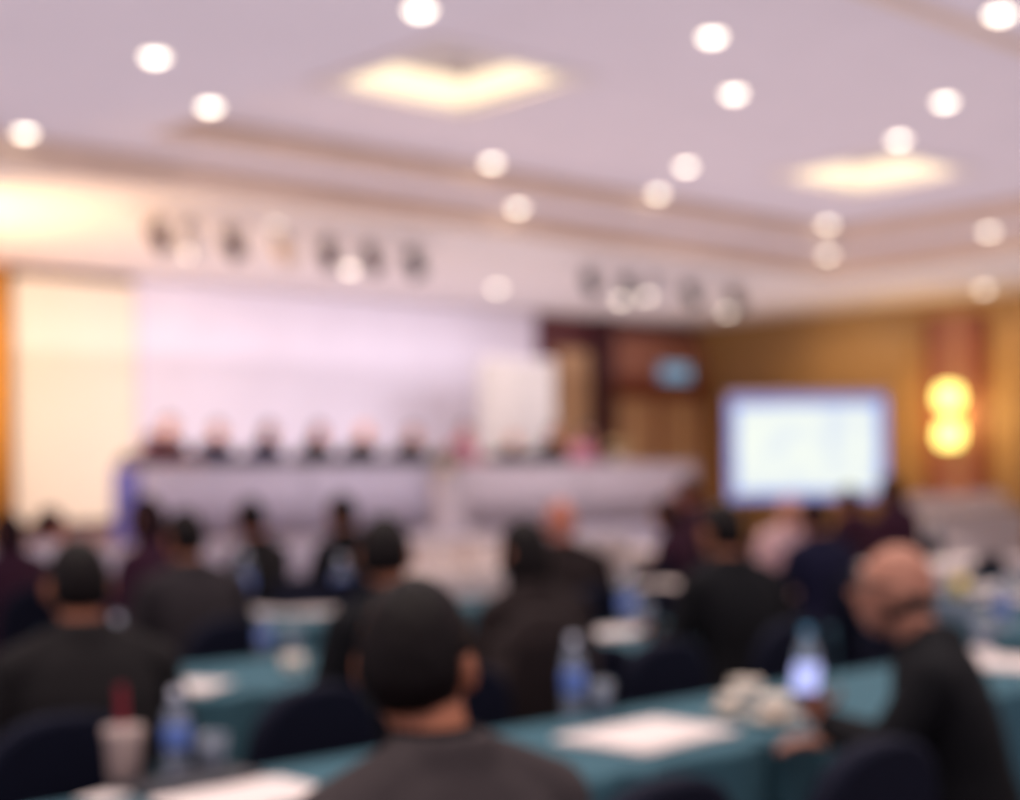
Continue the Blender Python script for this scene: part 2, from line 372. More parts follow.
# ------------------------------------------------------------------ stage
STY, SH = 12.4, .85
XL = 7.0; XR = PY(712, 520, STY).x
struct('floor_stage', bx((XL-6, STY, 0), (XR, WY, SH)), 'deck')
def pleated(x0, x1, y, z0, z1, amp=.025, step=.11, m='stage', name='stage_skirt', parent=None, thick=.02, seg=8):
    bm = BM(); n = int((x1-x0)/step*seg/1.0); f, b = [], []
    for i in range(n+1):
        x = x0+(x1-x0)*i/n; yy = y-amp*(1+math.sin(2*PI*(x-x0)/step+.6*math.sin(x*3)))
        f.append((bm.verts.new((x, yy, z1)), bm.verts.new((x, yy-.01, z0)))); b.append((bm.verts.new((x, yy+thick, z1)), bm.verts.new((x, yy+thick, z0))))
    for i in range(n):
        bm.faces.new((f[i][0], f[i+1][0], f[i+1][1], f[i][1])); bm.faces.new((b[i][0], b[i+1][0], b[i+1][1], b[i][1]))
        bm.faces.new((f[i][0], f[i+1][0], b[i+1][0], b[i][0])); bm.faces.new((f[i][1], f[i+1][1], b[i+1][1], b[i][1]))
    return obj(name, bm, m, parent, smooth=True)
sk = pleated(XL-4, XR, STY, .01, SH+.01); tag(sk, 'pale pleated skirting cloth hanging along the front of the stage', 'stage skirt')
# backdrop, cream screen, curtain
xc0, xc1, xd1 = PY(8, 400, WY).x, PY(130, 400, WY).x, PY(530, 400, WY).x
t = thing('stage_backdrop', 'tall pale lavender fabric backdrop behind the panel table', 'backdrop', ((xc1+xd1)/2, WY-.12, SH))
w = (xd1-xc1)/2-.02; obj('fabric_panel', bx((-w, -.03, .05), (w, .03, ZS-SH-.02)), 'backdrop', t)
bm = BM(); box(bm, (-w-.02, -.045, .0), (-w+.02, .045, ZS-SH-.01)); box(bm, (w-.02, -.045, 0), (w+.02, .045, ZS-SH-.01)); obj('side_post', bm, 'bezel', t)
t = thing('projection_screen', 'tall cream screen panel beside the backdrop, glowing warm at the far left', 'screen', ((xc0+xc1)/2, WY-.15, SH))
w = (xc1-xc0)/2-.04; obj('screen_fabric', bx((-w, -.02, .1), (w, .02, 3.0)), 'cream', t)
bm = BM(); box(bm, (-w-.03, -.035, 0), (-w, .035, 3.03)); box(bm, (w, -.035, 0), (w+.03, .035, 3.03)); box(bm, (-w-.03, -.035, 3.0), (w+.03, .035, 3.04)); obj('screen_frame', bm, 'cream', t)
cu = pleated(xc0-2.2, xc0-.05, WY-.1, SH, ZS-.02, .05, .2, 'amber', 'curtain'); tag(cu, 'amber yellow stage curtain at the left edge of the backdrop wall', 'curtain')

# roll-up banner pair
def banner(px, w, lab, zt, D=20.3):
    p = PY(px, 400, 15.2); t = thing('rollup_banner', lab, 'banner', (p.x, 15.2, SH), 0, 'white banners behind the panel table')
    t.rotation_euler.z = R(-38)
    bm = BM(); box(bm, (-w/2, -.006, .08), (w/2, .006, zt-SH)); obj('banner_sheet', bm, 'bannerm', t)
    obj('base_cassette', bx((-w/2-.02, -.08, 0), (w/2+.02, .08, .09)), 'bodyw', t, bevel=.01)
    obj('top_rail', bx((-w/2, -.015, zt-SH), (w/2, .015, zt-SH+.03)), 'bodyw', t)
    bm = BM(); tube(bm, (0, .03, .05), (0, .03, zt-SH), .012); obj('pole', bm, 'bodyw', t)
banner(498, .52, 'white banner with blank face beside the backdrop edge, left of the pair', 3.02); banner(536, .52, 'white banner nearest the tan wall panel, right of the pair', 3.02)

# panel tables
TBY0, TBY1, TZ = 13.0, 13.5, SH+.74
def panel_table(x0, x1, lab, m):
    t = thing('panel_table', lab, 'table', ((x0+x1)/2, (TBY0+TBY1)/2, SH), 0, 'skirted tables on the stage')
    w = (x1-x0)/2; d = (TBY1-TBY0)/2
    obj('table_top', bx((-w, -d, .70), (w, d, .735)), 'whitecloth', t)
    for sx in (-1, 1):
        for sy in (-1, 1): bm = BM(); tube(bm, (sx*(w-.1), sy*(d-.1), 0), (sx*(w-.1), sy*(d-.1), .70), .02); obj('leg', bm, 'black', t)
    pleated(-w, w, -d-.005, .02, .745, .02, .1, m, 'skirt', t)
    for sx in (-1, 1): obj('side_skirt', bx((sx*w-.008*sx, -d, .02), (sx*w+.012*sx, d, .74)), m, t)
    obj('cloth_edge', bx((-w-.01, -d-.045, .735), (w+.01, d+.01, .745)), 'whitecloth', t)
    return t
def xat(px, Y): return PY(px, 480, Y).x
xA, xB, xC = xat(118, 13.5), xat(446, TBY0), xat(694, TBY0)
panel_table(xA, (xA+xB)/2-.02, 'long stage table with lavender grey skirt, its left part under the first panelists', 'skirtL')
panel_table((xA+xB)/2+.02, xB-.05, 'stage table with lavender grey skirt, just left of the flower stand', 'skirtL')
panel_table(xB+.05, (xB+xC)/2-.02, 'stage table with pinkish white skirt, just right of the flower stand', 'skirtR')
panel_table((xB+xC)/2+.02, xC, 'stage table with pinkish white skirt, its end by the doors', 'skirtR')
t = thing('side_panel_board', 'upright blue board closing the left end of the stage table', 'board', (xA-.05, 13.24, SH), R(90))
obj('board', bx((-.25, -.012, .03), (.25, .012, .73)), 'blue', t); obj('foot', bx((-.25, -.02, 0), (.25, .02, .03)), 'blue', t)
# flower stand
def leafball(bm, c, r, n, s, seed=0):
    rd = random.Random(seed)
    for i in range(n):
        th = rd.uniform(0, 2*PI); ph = math.acos(rd.uniform(-.2, 1)); rr = r*rd.uniform(.6, 1)
        p = Vector((c[0]+rr*math.sin(ph)*math.cos(th)*1.3, c[1]+rr*math.sin(ph)*math.sin(th), c[2]+rr*math.cos(ph)))
        d = (p-Vector(c)).normalized(); q = d.to_track_quat('Z', 'Y').to_matrix()
        u, v = q @ Vector((1, 0, 0)), q @ Vector((0, 1, 0))
        a = bm.verts.new(p-d*s); b = bm.verts.new(p+u*s*.4); e = bm.verts.new(p+d*s); f = bm.verts.new(p-u*s*.4); g = bm.verts.new(p+v*s*.12)
        bm.faces.new((a, b, g)); bm.faces.new((b, e, g)); bm.faces.new((e, f, g)); bm.faces.new((f, a, g))
def arrangement(loc, lab, r, fm, n=9, name='flower_arrangement'):
    t = thing(name, lab, 'flowers', loc, 0)
    obj('vase', lathe([(.05, 0), (.09, .03), (.1, .09), (.07, .12), (.06, .12), (.08, .08), (0, .03)], 20), 'ceramic', t, smooth=True)
    bm = BM(); leafball(bm, (0, 0, .12), r, 120, r*.3, 3); obj('foliage', bm, 'leaf', t); 
    rd = random.Random(5)
    bm = BM()
    for k in range(n):
        th = 2*PI*k/n; p = (r*.9*math.cos(th), r*.7*math.sin(th), .14+r*rd.uniform(.3, .9)); 
        for q in range(6): a = 2*PI*q/6; ell(bm, (p[0]+.025*math.cos(a), p[1]+.025*math.sin(a), p[2]), (.022, .022, .014), 8, 6)
        ell(bm, p, (.02, .02, .025), 8, 6)
    obj('blossoms', bm, fm, t, smooth=True)
p = PY(448, 500, 12.75)
t = thing('lectern', 'narrow white lectern in front of the stage tables, below the greenery', 'lectern', (p.x, 12.75, SH))
obj('column', bx((-.16, -.1, .04), (.16, .1, .60)), 'skirtR', t, bevel=.01); obj('base', bx((-.2, -.14, 0), (.2, .14, .04)), 'wshirt', t); obj('top_board', bx((-.2, -.14, .60), (.2, .14, .63)), 'wshirt', t)
arrangement((p.x, 12.75, SH+.63), 'green leaf arrangement standing on the narrow white lectern', .17, 'wflower', 5)
p = PY(618, 462, 13.3); arrangement((p.x, 13.3, TZ+.006), 'creamy yellow flower arrangement on the stage table near the doors', .13, 'flower', 16)

# exit sign
p = PY(672, 373, WY-.15)
t = thing('hanging_sign', 'small lit blue sign above the double doors', 'sign', (p.x, WY-.2, p.z))
obj('sign_box', bx((-.38, -.04, -.15), (.38, .04, .15)), 'bezel', t, bevel=.01); obj('sign_face', bx((-.36, -.048, -.13), (.36, -.04, .13)), 'sign', t)
obj('bracket', bx((-.05, .04, -.03), (.05, .14, .03)), 'black', t)
# sconce
def sconce():
    p = PX(956, 416, WX-.1)
    t = thing('wall_sconce', 'two globe wall sconce glowing yellow on the honey coloured wall', 'wall lamp', (WX-.1, p.y, p.z))
    obj('back_plate', bx((-.03, -.09, -.42), (0, .09, .42)), 'brass', t, bevel=.01)
    for s in (1, -1):
        bm = BM(); tube(bm, (-.02, 0, s*.28), (-.2, 0, s*.28), .015); obj('arm', bm, 'brass', t)
        bm = lathe([(.05, -.18), (.15, -.16), (.19, -.05), (.19, .05), (.15, .16), (.05, .18)], 24, (-.2, 0, s*.28)); obj('lamp_shade', bm, 'sconce', t, smooth=True)
    l = bpy.data.lights.new('sconce', 'POINT'); l.energy = 60; l.color = (1, .62, .2); l.shadow_soft_size = .2
    o = bpy.data.objects.new('sconce_light', l); col.objects.link(o); o.location = (WX-.75, p.y, p.z)
sconce()
# presentation screen
D = 18.0; c = CAM + ray(807, 446)*D
t = thing('presentation_screen', 'bright white presentation screen with blue edge standing before the honey coloured wall', 'screen', (c.x, c.y, 0), -A-R(4))
w, h = .93, .62; zc = c.z
obj('screen_surface', bx((-w+.1, -.03, zc-h+.09), (w-.1, -.012, zc+h-.14)), 'slide', t)
obj('slide_border', bx((-w, -.012, zc-h), (w, .0, zc+h-.05)), 'slideblue', t)
bm = BM(); box(bm, (-w-.02, -.03, zc-h-.03), (w+.02, .03, zc-h)); box(bm, (-w-.02, -.03, zc+h-.05), (w+.02, .03, zc+h+.03)); box(bm, (-w-.02, -.03, zc-h), (-w, .03, zc+h)); box(bm, (w, -.03, zc-h), (w+.02, .03, zc+h)); box(bm, (-w, 0, zc-h), (w, .03, zc+h))
obj('screen_frame', bm, 'bezel', t)
for s in (-1, 1):
    bm = BM(); tube(bm, (s*.6, .05, 0), (s*.6, .05, zc), .025); box(bm, (s*.6-.03, -.3, 0), (s*.6+.03, .35, .04)); obj('leg', bm, 'black', t)

# ------------------------------------------------------------------ furniture of the hall
def table(x0, x1, y0, y1, lab, m='teal', z=.74, grp='cloth covered tables in rows', zlow=.04):
    t = thing('conference_table', lab, 'table', ((x0+x1)/2, (y0+y1)/2, 0), 0, grp)
    w, d = (x1-x0)/2-.01, (y1-y0)/2-.01
    obj('table_top', bx((-w, -d, z-.04), (w, d, z-.006)), 'black', t)
    for sx in (-1, 1):
        for sy in (-1, 1): bm = BM(); tube(bm, (sx*(w-.12), sy*(d-.1), 0), (sx*(w-.12), sy*(d-.1), z-.04), .018); obj('leg', bm, 'black', t)
    bm = BM(); n = 160; per = []
    w2, d2 = w+.004, d+.004
    def perim(s):
        L = [2*w2, 2*d2, 2*w2, 2*d2]; P = sum(L); s = s*P
        if s < L[0]: return Vector((-w2+s, -d2, 0)), Vector((0, -1, 0))
        s -= L[0]
        if s < L[1]: return Vector((w2, -d2+s, 0)), Vector((1, 0, 0))
        s -= L[1]
        if s < L[2]: return Vector((w2-s, d2, 0)), Vector((0, 1, 0))
        s -= L[2]; return Vector((-w2, d2-s, 0)), Vector((-1, 0, 0))
    rows = []
    for zz, k in ((z, 0), (z-.012, .5), (z-.2, 1.0), (z-.45, 1.6), (zlow, 2.2)):
        r = []
        for i in range(n):
            p, nn = perim(i/n); am = .012*k*(1+math.sin(i*.75+math.sin(i*.31)*1.5)); r.append(bm.verts.new((p.x+nn.x*am, p.y+nn.y*am, zz)))
        rows.append(r)
    for a, b in zip(rows, rows[1:]):
        for i in range(n): bm.faces.new((a[i], a[(i+1) % n], b[(i+1) % n], b[i]))
    bm.faces.new(rows[0])
    me = obj('tablecloth', bm, m, t, smooth=False)
    return t
G = []
table(1.36, 3.16, 2.45, 3.12, 'teal clothed table with fanned papers, nearest the camera')
table(3.18, 4.95, 2.45, 3.12, 'teal clothed table with the china cups beside the glowing phone')
table(.15, 1.95, 4.25, 5.05, 'teal clothed table ahead of the man at the far left')
table(1.98, 3.82, 4.25, 5.05, 'teal clothed second row table with white papers at its left part')
table(3.86, 5.70, 4.05, 4.85, 'teal clothed second row table beyond the brown jacket, with cream papers')
table(5.80, 7.60, 3.15, 3.95, 'teal clothed table just behind the bald man\'s shoulder at the right')
table(7.55, 9.4, 4.25, 5.05, 'teal clothed table at the right edge carrying the yellow juice')
table(3.10, 5.05, 5.95, 6.70, 'teal clothed third row table with the oval of white papers')
table(5.3, 7.1, 5.95, 6.65, 'teal clothed third row table with the bright white sheets')
table(9.35, 11.1, 5.9, 6.6, 'white clothed third row table beyond the bald head', 'whitecloth')
table(4.3, 5.9, 7.85, 8.5, 'teal clothed fourth row table beyond the charcoal jacket')
table(6.70, 8.0, 8.35, 9.1, 'white clothed table with boxes directly beyond the foreground man\'s head', 'whitecloth')
table(8.9, 10.7, 9.2, 9.9, 'white clothed table near the stage, right of the bare reddish scalp', 'whitecloth')
table(12.0, 13.6, 7.9, 8.6, 'white clothed table with tall glasses before the honey wall', 'whitecloth')
bt = table(16.0, 18.2, 9.9, 10.7, 'white clothed buffet table near the honey coloured wall below the sconce', 'whitecloth', z=.92)

# chairs
def chair_proto(loc, rz, lab):
    t = thing('banquet_chair', lab, 'chair', loc, rz, 'navy covered banquet chairs')
    bm = BM(); n = 24; prof = []
    for i in range(n+1):   # rounded top outline
        a = PI*i/n; prof.append((.215*math.copysign(abs(math.cos(a))**.75, math.cos(a)), .66+.23*math.sin(a)**.8))
    prof = [(.205, .42)]+prof+[(-.205, .42)]
    def ring(y, s, top): return [bm.verts.new((x*s, y-(zz-.42)*.16, .42+(zz-.42)*top)) for x, zz in prof]
    Ls = [ring(-.215, .93, .975), ring(-.205, 1, 1), ring(-.165, 1, 1), ring(-.155, .93, .975)]
    for a, b in zip(Ls, Ls[1:]):
        for i in range(len(a)): bm.faces.new((a[i], a[(i+1) % len(a)], b[(i+1) % len(a)], b[i]))
    bm.faces.new(Ls[0]); bm.faces.new(Ls[-1][::-1]); obj('backrest', bm, 'navy', t, smooth=False)
    obj('seat', bx((-.22, -.2, .40), (.22, .23, .465)), 'navy', t, bevel=.02, smooth=True)
    bm = loft(BM(), [(0, 0, .06, .235, .225), (0, 0, .25, .225, .22), (0, 0, .41, .215, .21)], 32); obj('seat_skirt', bm, 'navy', t)
    for sx in (-1, 1):
        for sy in (-1, 1): bm = BM(); tube(bm, (sx*.18, sy*.17, 0), (sx*.17, sy*.16, .4), .013); obj('leg', bm, 'black', t)
    return t
ch0 = None
def chair(x, y, rz, lab):
    global ch0
    if ch0 is None: ch0 = chair_proto((x, y, 0), rz, lab); return ch0
    return clone(ch0, (x, y, 0), rz, lab)

# ------------------------------------------------------------------ people
def headmesh(bm, c, yaw, pitch=0, bald=False):
    m = Matrix.Translation(c) @ Matrix.Rotation(yaw, 4, 'Z') @ Matrix.Rotation(-pitch, 4, 'X')
    tmp = BM(); bmesh.ops.create_uvsphere(tmp, u_segments=40, v_segments=28, radius=1)
    for v in tmp.verts:
        x, y, z = v.co; n = v.co.copy()
        X = x*.077; Y = y*.096; Z = z*.118
        if z < 0: k = 1-.34*min(1, -z)**1.3; X *= k; Y = Y*(1-.12*(-z)) + .012*(-z)
        if z < -.35 and y > .2: Y += .012*(-z)        # chin
        if y < 0 and z < -.3: Y += .03*(-z-.3)        # nape
        if y > .3 and z > .15 and z < .35: Y += .004*(1-abs(x))  # brow
        if y > .5 and -.05 < z < .15 and .25 < abs(x) < .6: Y -= .008  # eye socket
        v.co = (X, Y, Z)
    tmp.transform(m); me = bpy.data.meshes.new('t'); tmp.to_mesh(me); tmp.free(); bm.from_mesh(me); bpy.data.meshes.remove(me)
    def T(p): return m @ Vector(p)
    rot = m.to_3x3()
    cap(bm, T((0, .088, .012)), T((0, .108, -.022)), .008, .013, 8); ell(bm, T((.011, .098, -.027)), (.008,)*3, 8, 6); ell(bm, T((-.011, .098, -.027)), (.008,)*3, 8, 6)
    ell(bm, T((0, .088, -.053)), (.024, .010, .006), 10, 6, rot); ell(bm, T((0, .086, -.062)), (.020, .010, .006), 10, 6, rot)
    for s in (-1, 1): ell(bm, T((s*.081, -.008, -.006)), (.010, .018, .031), 10, 8, rot @ Matrix.Rotation(R(12), 3, 'X'))
    return m
def hand(bm, wrist, d, palm_n, curl=.5, side=1):
    """palm from wrist along d, palm facing palm_n, fingers curl toward palm_n; thumb leaves the side"""
    w = Vector(wrist); d = Vector(d).normalized(); n = (Vector(palm_n)-d*Vector(palm_n).dot(d)).normalized(); s = d.cross(n)*side
    pc = w+d*.05
    rot = Matrix((s, d, n)).transposed(); ell(bm, pc, (.040, .052, .016), 14, 10, rot)
    for i, (off, L) in enumerate(((.029, .072), (.010, .08), (-.010, .075), (-.029, .058))):
        a = w+d*.088+s*off; dd = d; r = .0092 if i < 3 else .008
        for k, f in enumerate((.45, .3, .25)):
            ang = curl*(.5+.5*k); dd2 = (dd*math.cos(ang)+n*math.sin(ang)).normalized(); b = a+dd2*L*f
            cap(bm, a, b, r, r*.93, 8); a = b; dd = dd2; r *= .93
            n = (n-dd*n.dot(dd)).normalized()
        n = (Vector(palm_n)-d*Vector(palm_n).dot(d)).normalized()
    a = w+d*.03+s*.032; b = a+(d*.5+s*.75+n*.3).normalized()*.04; c = b+(d*.85+s*.2+n*.45).normalized()*.032
    cap(bm, a, b, .012, .0105, 8); cap(bm, b, c, .0105, .009, 8)
def body_template(key, lean=.0, hy=0, hp=0, arms=None, vox=.008, female=False, twist=0):
    """sitting figure facing +Y, origin on the floor under the hips; head top 1.285"""
    def L(z): return .55*(z-.5)*lean*2
    sh = .175 if not female else .155
    tw = Matrix.Rotation(twist, 3, 'Z')
    hc = tw @ Vector((0, L(1.165)+.045, 0)); hc = Vector((hc.x, hc.y, 1.158))
    joints = []
    arms = arms or [((-.26, .10, .70), (-.16, .36, .775), (.35, 1, 0)), ((.26, .10, .70), (.16, .36, .775), (-.35, 1, 0))]
    def torso(bm, g):
        rings = [(0, -.01, .44, .17+g, .12+g), (0, -.01, .52, .175+g, .125+g), (0, L(.62), .62, .155+g, .115+g), (0, L(.72), .72, .15+g, .11+g), (0, L(.82), .82, .165+g, .115+g), (0, L(.9), .90, sh+g, .112+g), (0, L(.96), .975, sh-.02+g, .095+g), (0, L(1.0), 1.015, .105+g, .08+g), (0, L(1.02), 1.045, .06+g*.7, .06+g*.7)]
        if twist:
            out = BM(); loft(out, rings)
            for v in out.verts:
                k = max(0, min(1, (v.co.z-.5)/.4)); v.co = Matrix.Rotation(twist*k, 3, 'Z') @ v.co
            me = bpy.data.meshes.new('t'); out.to_mesh(me); out.free(); bm.from_mesh(me); bpy.data.meshes.remove(me)
        else: loft(bm, rings)
    def shoulder(s): p = tw @ Vector((s*sh, L(.94), 0)); return Vector((p.x, p.y, .952))
    def arm(bm, s, g, end=1.0):
        e, w = arms[0 if s < 0 else 1][:2]; e = Vector(e); w = Vector(w)
        cap(bm, tw @ Vector((s*.05, L(1.0)-.005, 1.012)), shoulder(s), .054+g*.6, .056+g, 14); cap(bm, shoulder(s), e, .054+g, .042+g); cap(bm, e, e.lerp(w, end), .042+g, .027+g*1.1 if end > .9 else .033+g)
    def legs(bm, g, end=1.0):
        for s in (-1, 1):
            cap(bm, (s*.085, .0, .50), (s*.12, .42, .485), .083+g, .06+g); a = Vector((s*.12, .43, .475)); b = Vector((s*.13, .40, .09))
            cap(bm, a, a.lerp(b, end), .055+g, .036+g)
    bm = BM()
    torso(bm, -.012); cap(bm, (0, L(1.0), .98), (hc.x, hc.y-.03, 1.09), .056, .054, 16)
    hm = headmesh(bm, hc, hy+twist, hp)
    for s in (-1, 1):
        arm(bm, s, -.004); e, w, d = arms[0 if s < 0 else 1][:3]
        hand(bm, w, d, (0, 0, -1) if len(arms[0]) < 4 else arms[0 if s < 0 else 1][3], .35, -s)
    legs(bm, -.01)
    for s in (-1, 1): cap(bm, (s*.13, .40, .07), (s*.14, .54, .035), .034, .028)
    T = {'body': remesh(bm, vox, 2, 'body')}
    bm = BM(); torso(bm, .012)
    loft(bm, [(0, L(.98)-.005, .98, .10, .09), (hc.x*.3, L(1.02)-.006, 1.074, .066, .07)])
    for s in (-1, 1): arm(bm, s, .013, .78 if key == 'bald' else .93)
    T['jacket'] = remesh(bm, .010, 3, 'jacket')
    bm = BM(); loft(bm, [(hc.x*.3, L(1.0)+.006, 1.0, .072, .072), (hc.x*.5, L(1.03)+.010, 1.080, .056, .062)]); T['shirt_collar'] = remesh(bm, .006, 1, 'shirt_collar')
    bm = BM(); legs(bm, .006, .95); loft(bm, [(0, -.01, .43, .175, .125), (0, -.01, .56, .165, .12)]); T['trousers'] = remesh(bm, .012, 2, 'trousers')
    for nm, s in (('L', -1), ('R', 1)):
        bm = BM(); cap(bm, (s*.13, .375, .045), (s*.145, .56, .035), .044, .036); box(bm, (s*.14-.035, .34, 0), (s*.14+.035, .585, .02)); T['shoe'+nm] = remesh(bm, .007, 2, 'shoe')
    for nm, s in (('L', -1), ('R', 1)):
        bm = BM(); ell(bm, hm @ Vector((s*.032, .078, .008)), (.0108,)*3, 12, 8); bmesh.ops.recalc_face_normals(bm, faces=bm.faces); me = bpy.data.meshes.new('eye'); bm.to_mesh(me); bm.free()
        me.materials.append(M['eyew']); me.materials.append(M['iris']); cen = hm @ Vector((s*.032, .0895, .008))
        for p in me.polygons: p.use_smooth = True; p.material_index = 1 if (p.center-cen).length < .007 else 0
        T['eye'+nm] = me
    def hair(kind):
        tmp = BM(); bmesh.ops.create_uvsphere(tmp, u_segments=48, v_segments=36, radius=1)
        if kind == 'fringe': lim = lambda x, y, z: (-.62 < z < .12 - .1*abs(x)) and y < .25
        elif kind == 'long': lim = lambda x, y, z: z > (.38 if y > .45 else (-.95 if y < .1 else -.3))
        else: lim = lambda x, y, z: z > (.42 if y > .5 else (-.12+.54*(y+.05)/.55 if y > -.05 else -.12-.38*min(1, -y/.5-.1)))
        if kind == 'short': lim0 = lim; lim = lambda x, y, z: lim0(x, y, z) and not (abs(x) > .7 and z < .16 and y > -.32) and z > -.66
        dl = [v for v in tmp.verts if not lim(*v.co)]; bmesh.ops.delete(tmp, geom=dl, context='VERTS')
        for v in tmp.verts:
            x, y, z = v.co; nz = noise.noise(v.co*9)*.03+noise.noise(v.co*30)*.012
            k = (1.0+.09+nz) if kind != 'fringe' else 1.05+nz*.6
            if kind == 'short' and z < -.1: k -= .05*min(1, (-z-.1)*2)
            X, Y, Z = x*.077*k, y*.096*k, z*.118*(k if z > 0 else 1)
            if kind == 'long' and z < 0: X *= 1.12; Y = min(Y*1.1, .03); Z *= 1.9
            elif z < 0: kk = 1-.30*min(1, -z)**1.3; X *= kk
            if y < 0 and z < -.3 and kind != 'long': Y += .03*(-z-.3)
            v.co = (X, Y, Z)
        tmp.transform(hm); 
        r = bmesh.ops.solidify(tmp, geom=list(tmp.faces), thickness=.010)
        bmesh.ops.recalc_face_normals(tmp, faces=tmp.faces); me = bpy.data.meshes.new('hair'); tmp.to_mesh(me); tmp.free()
        for p in me.polygons: p.use_smooth = True
        return me
    T['hair'] = hair('long' if female else ('fringe' if key == 'bald' else 'short')); T['hm'] = hm
    return T
FWD = Vector((0, 1, 0))
lap = [((-.25, .06, .70), (-.12, .30, .66), (.4, 1, -.1)), ((.25, .06, .70), (.12, .30, .66), (-.4, 1, -.1))]
BP = Vector((3.35, 1.95, 0)); BR = R(14); BS = .99
PHP = CAM+ray(806, 679)*3.88
def tol(v): return (Matrix.Rotation(-BR, 3, 'Z') @ (v-BP))/BS
w1 = tol(CAM+ray(818, 722)*3.97); w2 = tol(CAM+ray(838, 742)*3.86)
dph = (tol(CAM+ray(806, 674)*3.97)-w1).normalized(); nph = -(Matrix.Rotation(-BR, 3, 'Z') @ VIEW)
TP = {
 'table': body_template('table', .12, 0, -.05),
 'turned': body_template('turned', .06, -.6, 0, lap),
 'woman': body_template('woman', .08, .15, 0, lap, female=True),
 'fore': body_template('fore', .10, R(-46), R(-4), vox=.007),
 'bald': body_template('bald', .22, R(6), R(-8), [((-.27, .15, .80), tuple(w1), tuple(dph), tuple(nph)), ((.27, .14, .72), tuple(w2), (-.5, 1, .05), (0, 0, -1))], vox=.007, twist=R(12)),
}
NP = [0]
def person(tpl, loc, rz, lab, sk='skin', jk='suit', hr='hair', tr='suitk', collar=None, s=1.0, grp='seated audience'):
    collar = collar or ('wshirt' if grp[0] == 'p' else jk)
    T = TP[tpl]; t = thing('person', lab, 'person', loc, rz, grp); t.scale = (s, s, s)
    t2 = t
    def add(nm, key, m):
        me = T[key]
        if len(me.materials) == 0: me.materials.append(M[m])
        o = bpy.data.objects.new(nm, me); col.objects.link(o); o.parent = t
        if nm != 'eye': setm(o, m)
        return o
    bo = add('body', 'body', sk); add('jacket', 'jacket', jk); add('shirt_collar', 'shirt_collar', collar); add('trousers', 'trousers', tr)
    add('shoe', 'shoeL', 'shoe'); add('shoe', 'shoeR', 'shoe'); add('eye', 'eyeL', 'eyew').parent = bo; add('eye', 'eyeR', 'eyew').parent = bo
    if hr: add('hair', 'hair', hr)
    return t
def seatat(px, Y, dx=0):   # point on the row line Y seen at pixel column px
    p = PY(px, 560, Y); return Vector((p.x+dx, Y, 0))

# foreground man and the man with the phone
f = PD(446, 2.12, 0)
fr = R(0)
person('fore', (f.x-.02, f.y-.05, 0), R(-8), 'black haired man in dark grey suit jacket seen from behind, largest in the foreground', 'skin', 'suitf', 'hair', collar='suitk', s=1.015)
chair(f.x-.02, f.y-.05, R(-8), 'navy covered chair under the large foreground man')
b = BP
bp = person('bald', (b.x, b.y, 0), BR, 'bald man in black suit with dark glasses looking down at a lit phone', 'skinb', 'suitk', 'hairg', s=BS)
chair(3.40, 1.85, R(14), 'navy covered chair under the bald man with the phone')
chair(2.68, 2.05, R(-2), 'empty navy covered chair just left of the bald man')
chair(2.06, 2.10, 0, 'empty navy covered chair whose top peeks up at the bottom edge, before the table papers')
# spectacles on the bald man
hm = Matrix.Translation(bp.location) @ Matrix.Rotation(BR, 4, 'Z') @ Matrix.Scale(BS, 4) @ TP['bald']['hm']
g = thing('spectacles', 'black rimmed spectacles on the bald man\'s face', 'glasses', hm.translation, 0)
bm = BM()
loc = Matrix.Translation(-hm.translation) @ hm
for s in (-1, 1):
    q = [loc @ Vector((s*.034+.024*math.cos(a), .104, .008+.018*math.sin(a))) for a in [2*PI*i/16 for i in range(16)]]
    for i in range(16): tube(bm, q[i], q[(i+1) % 16], .0028, seg=6)
    tube(bm, loc @ Vector((s*.058, .102, .012)), loc @ Vector((s*.084, -.01, .014)), .004, seg=6); tube(bm, loc @ Vector((s*.084, -.01, .014)), loc @ Vector((s*.08, -.035, -.01)), .004, seg=6)
tube(bm, loc @ Vector((-.01, .104, .012)), loc @ Vector((.01, .104, .012)), .0025, seg=6)
gf = obj('frame', bm, 'glasses', g)
bm = BM()
for s in (-1, 1): ell(bm, loc @ Vector((s*.034, .104, .008)), (.023, .002, .017), 12, 6, loc.to_3x3())
obj('lens', bm, 'glass', gf)
# phone in the hand
ph = PHP
g = thing('phone', 'lit smartphone glowing blue white in the bald man\'s hand', 'phone', ph, R(-30)); g.rotation_euler = (R(28), 0, R(-58))
obj('phone_body', bx((-.037, -.068, -.005), (.037, .068, .004)), 'black', g, bevel=.003); obj('phone_screen', bx((-.034, -.062, .004), (.034, .062, .0055)), 'phone', g)

R2, R3, R4 = 3.70, 5.50, 7.30
def at(px, Y): return seatat(px, Y)
def seated(tpl, px, Y, rz, lab, ch=None, s=1.0, **k):
    p = at(px, Y); p.x += .08; o = person(tpl, p, rz, lab, s=s, **k)
    if ch: chair(p.x, p.y-.02, rz*.3, ch)
    return o
seated('table', 60, R2-.15, R(-14), 'black haired man in charcoal suit at the far left, back turned, both ears showing', None, s=1.01, sk='skin', jk='suit')
seated('turned', 380, R2-.05, R(-5), 'black haired person in black directly behind the foreground man\'s head, to its left', 'navy covered chair of the black clad person beyond the foreground man', s=1.035, jk='suitk', sk='skin')
seated('woman', 523, R2+.05, R(-12), 'dark haired person in brown in the second row right of the foreground man\'s head', 'chair hidden under the brown jacket', s=1.01, jk='suitb')
seated('table', 729, R2+.05, R(-16), 'black haired person in black jacket with orange tan neck, right of centre', 'navy covered chair with rounded top behind the black jacket at centre right', s=1.04, jk='suitk', sk='skin')
p = at(56, 3.45); chair(p.x, p.y+.19, R(-3), 'navy covered chair behind the charcoal suited man at the far left')
p = at(262, 3.62); chair(p.x, p.y, R(2), 'empty navy covered chair behind the front table, between the two left men')
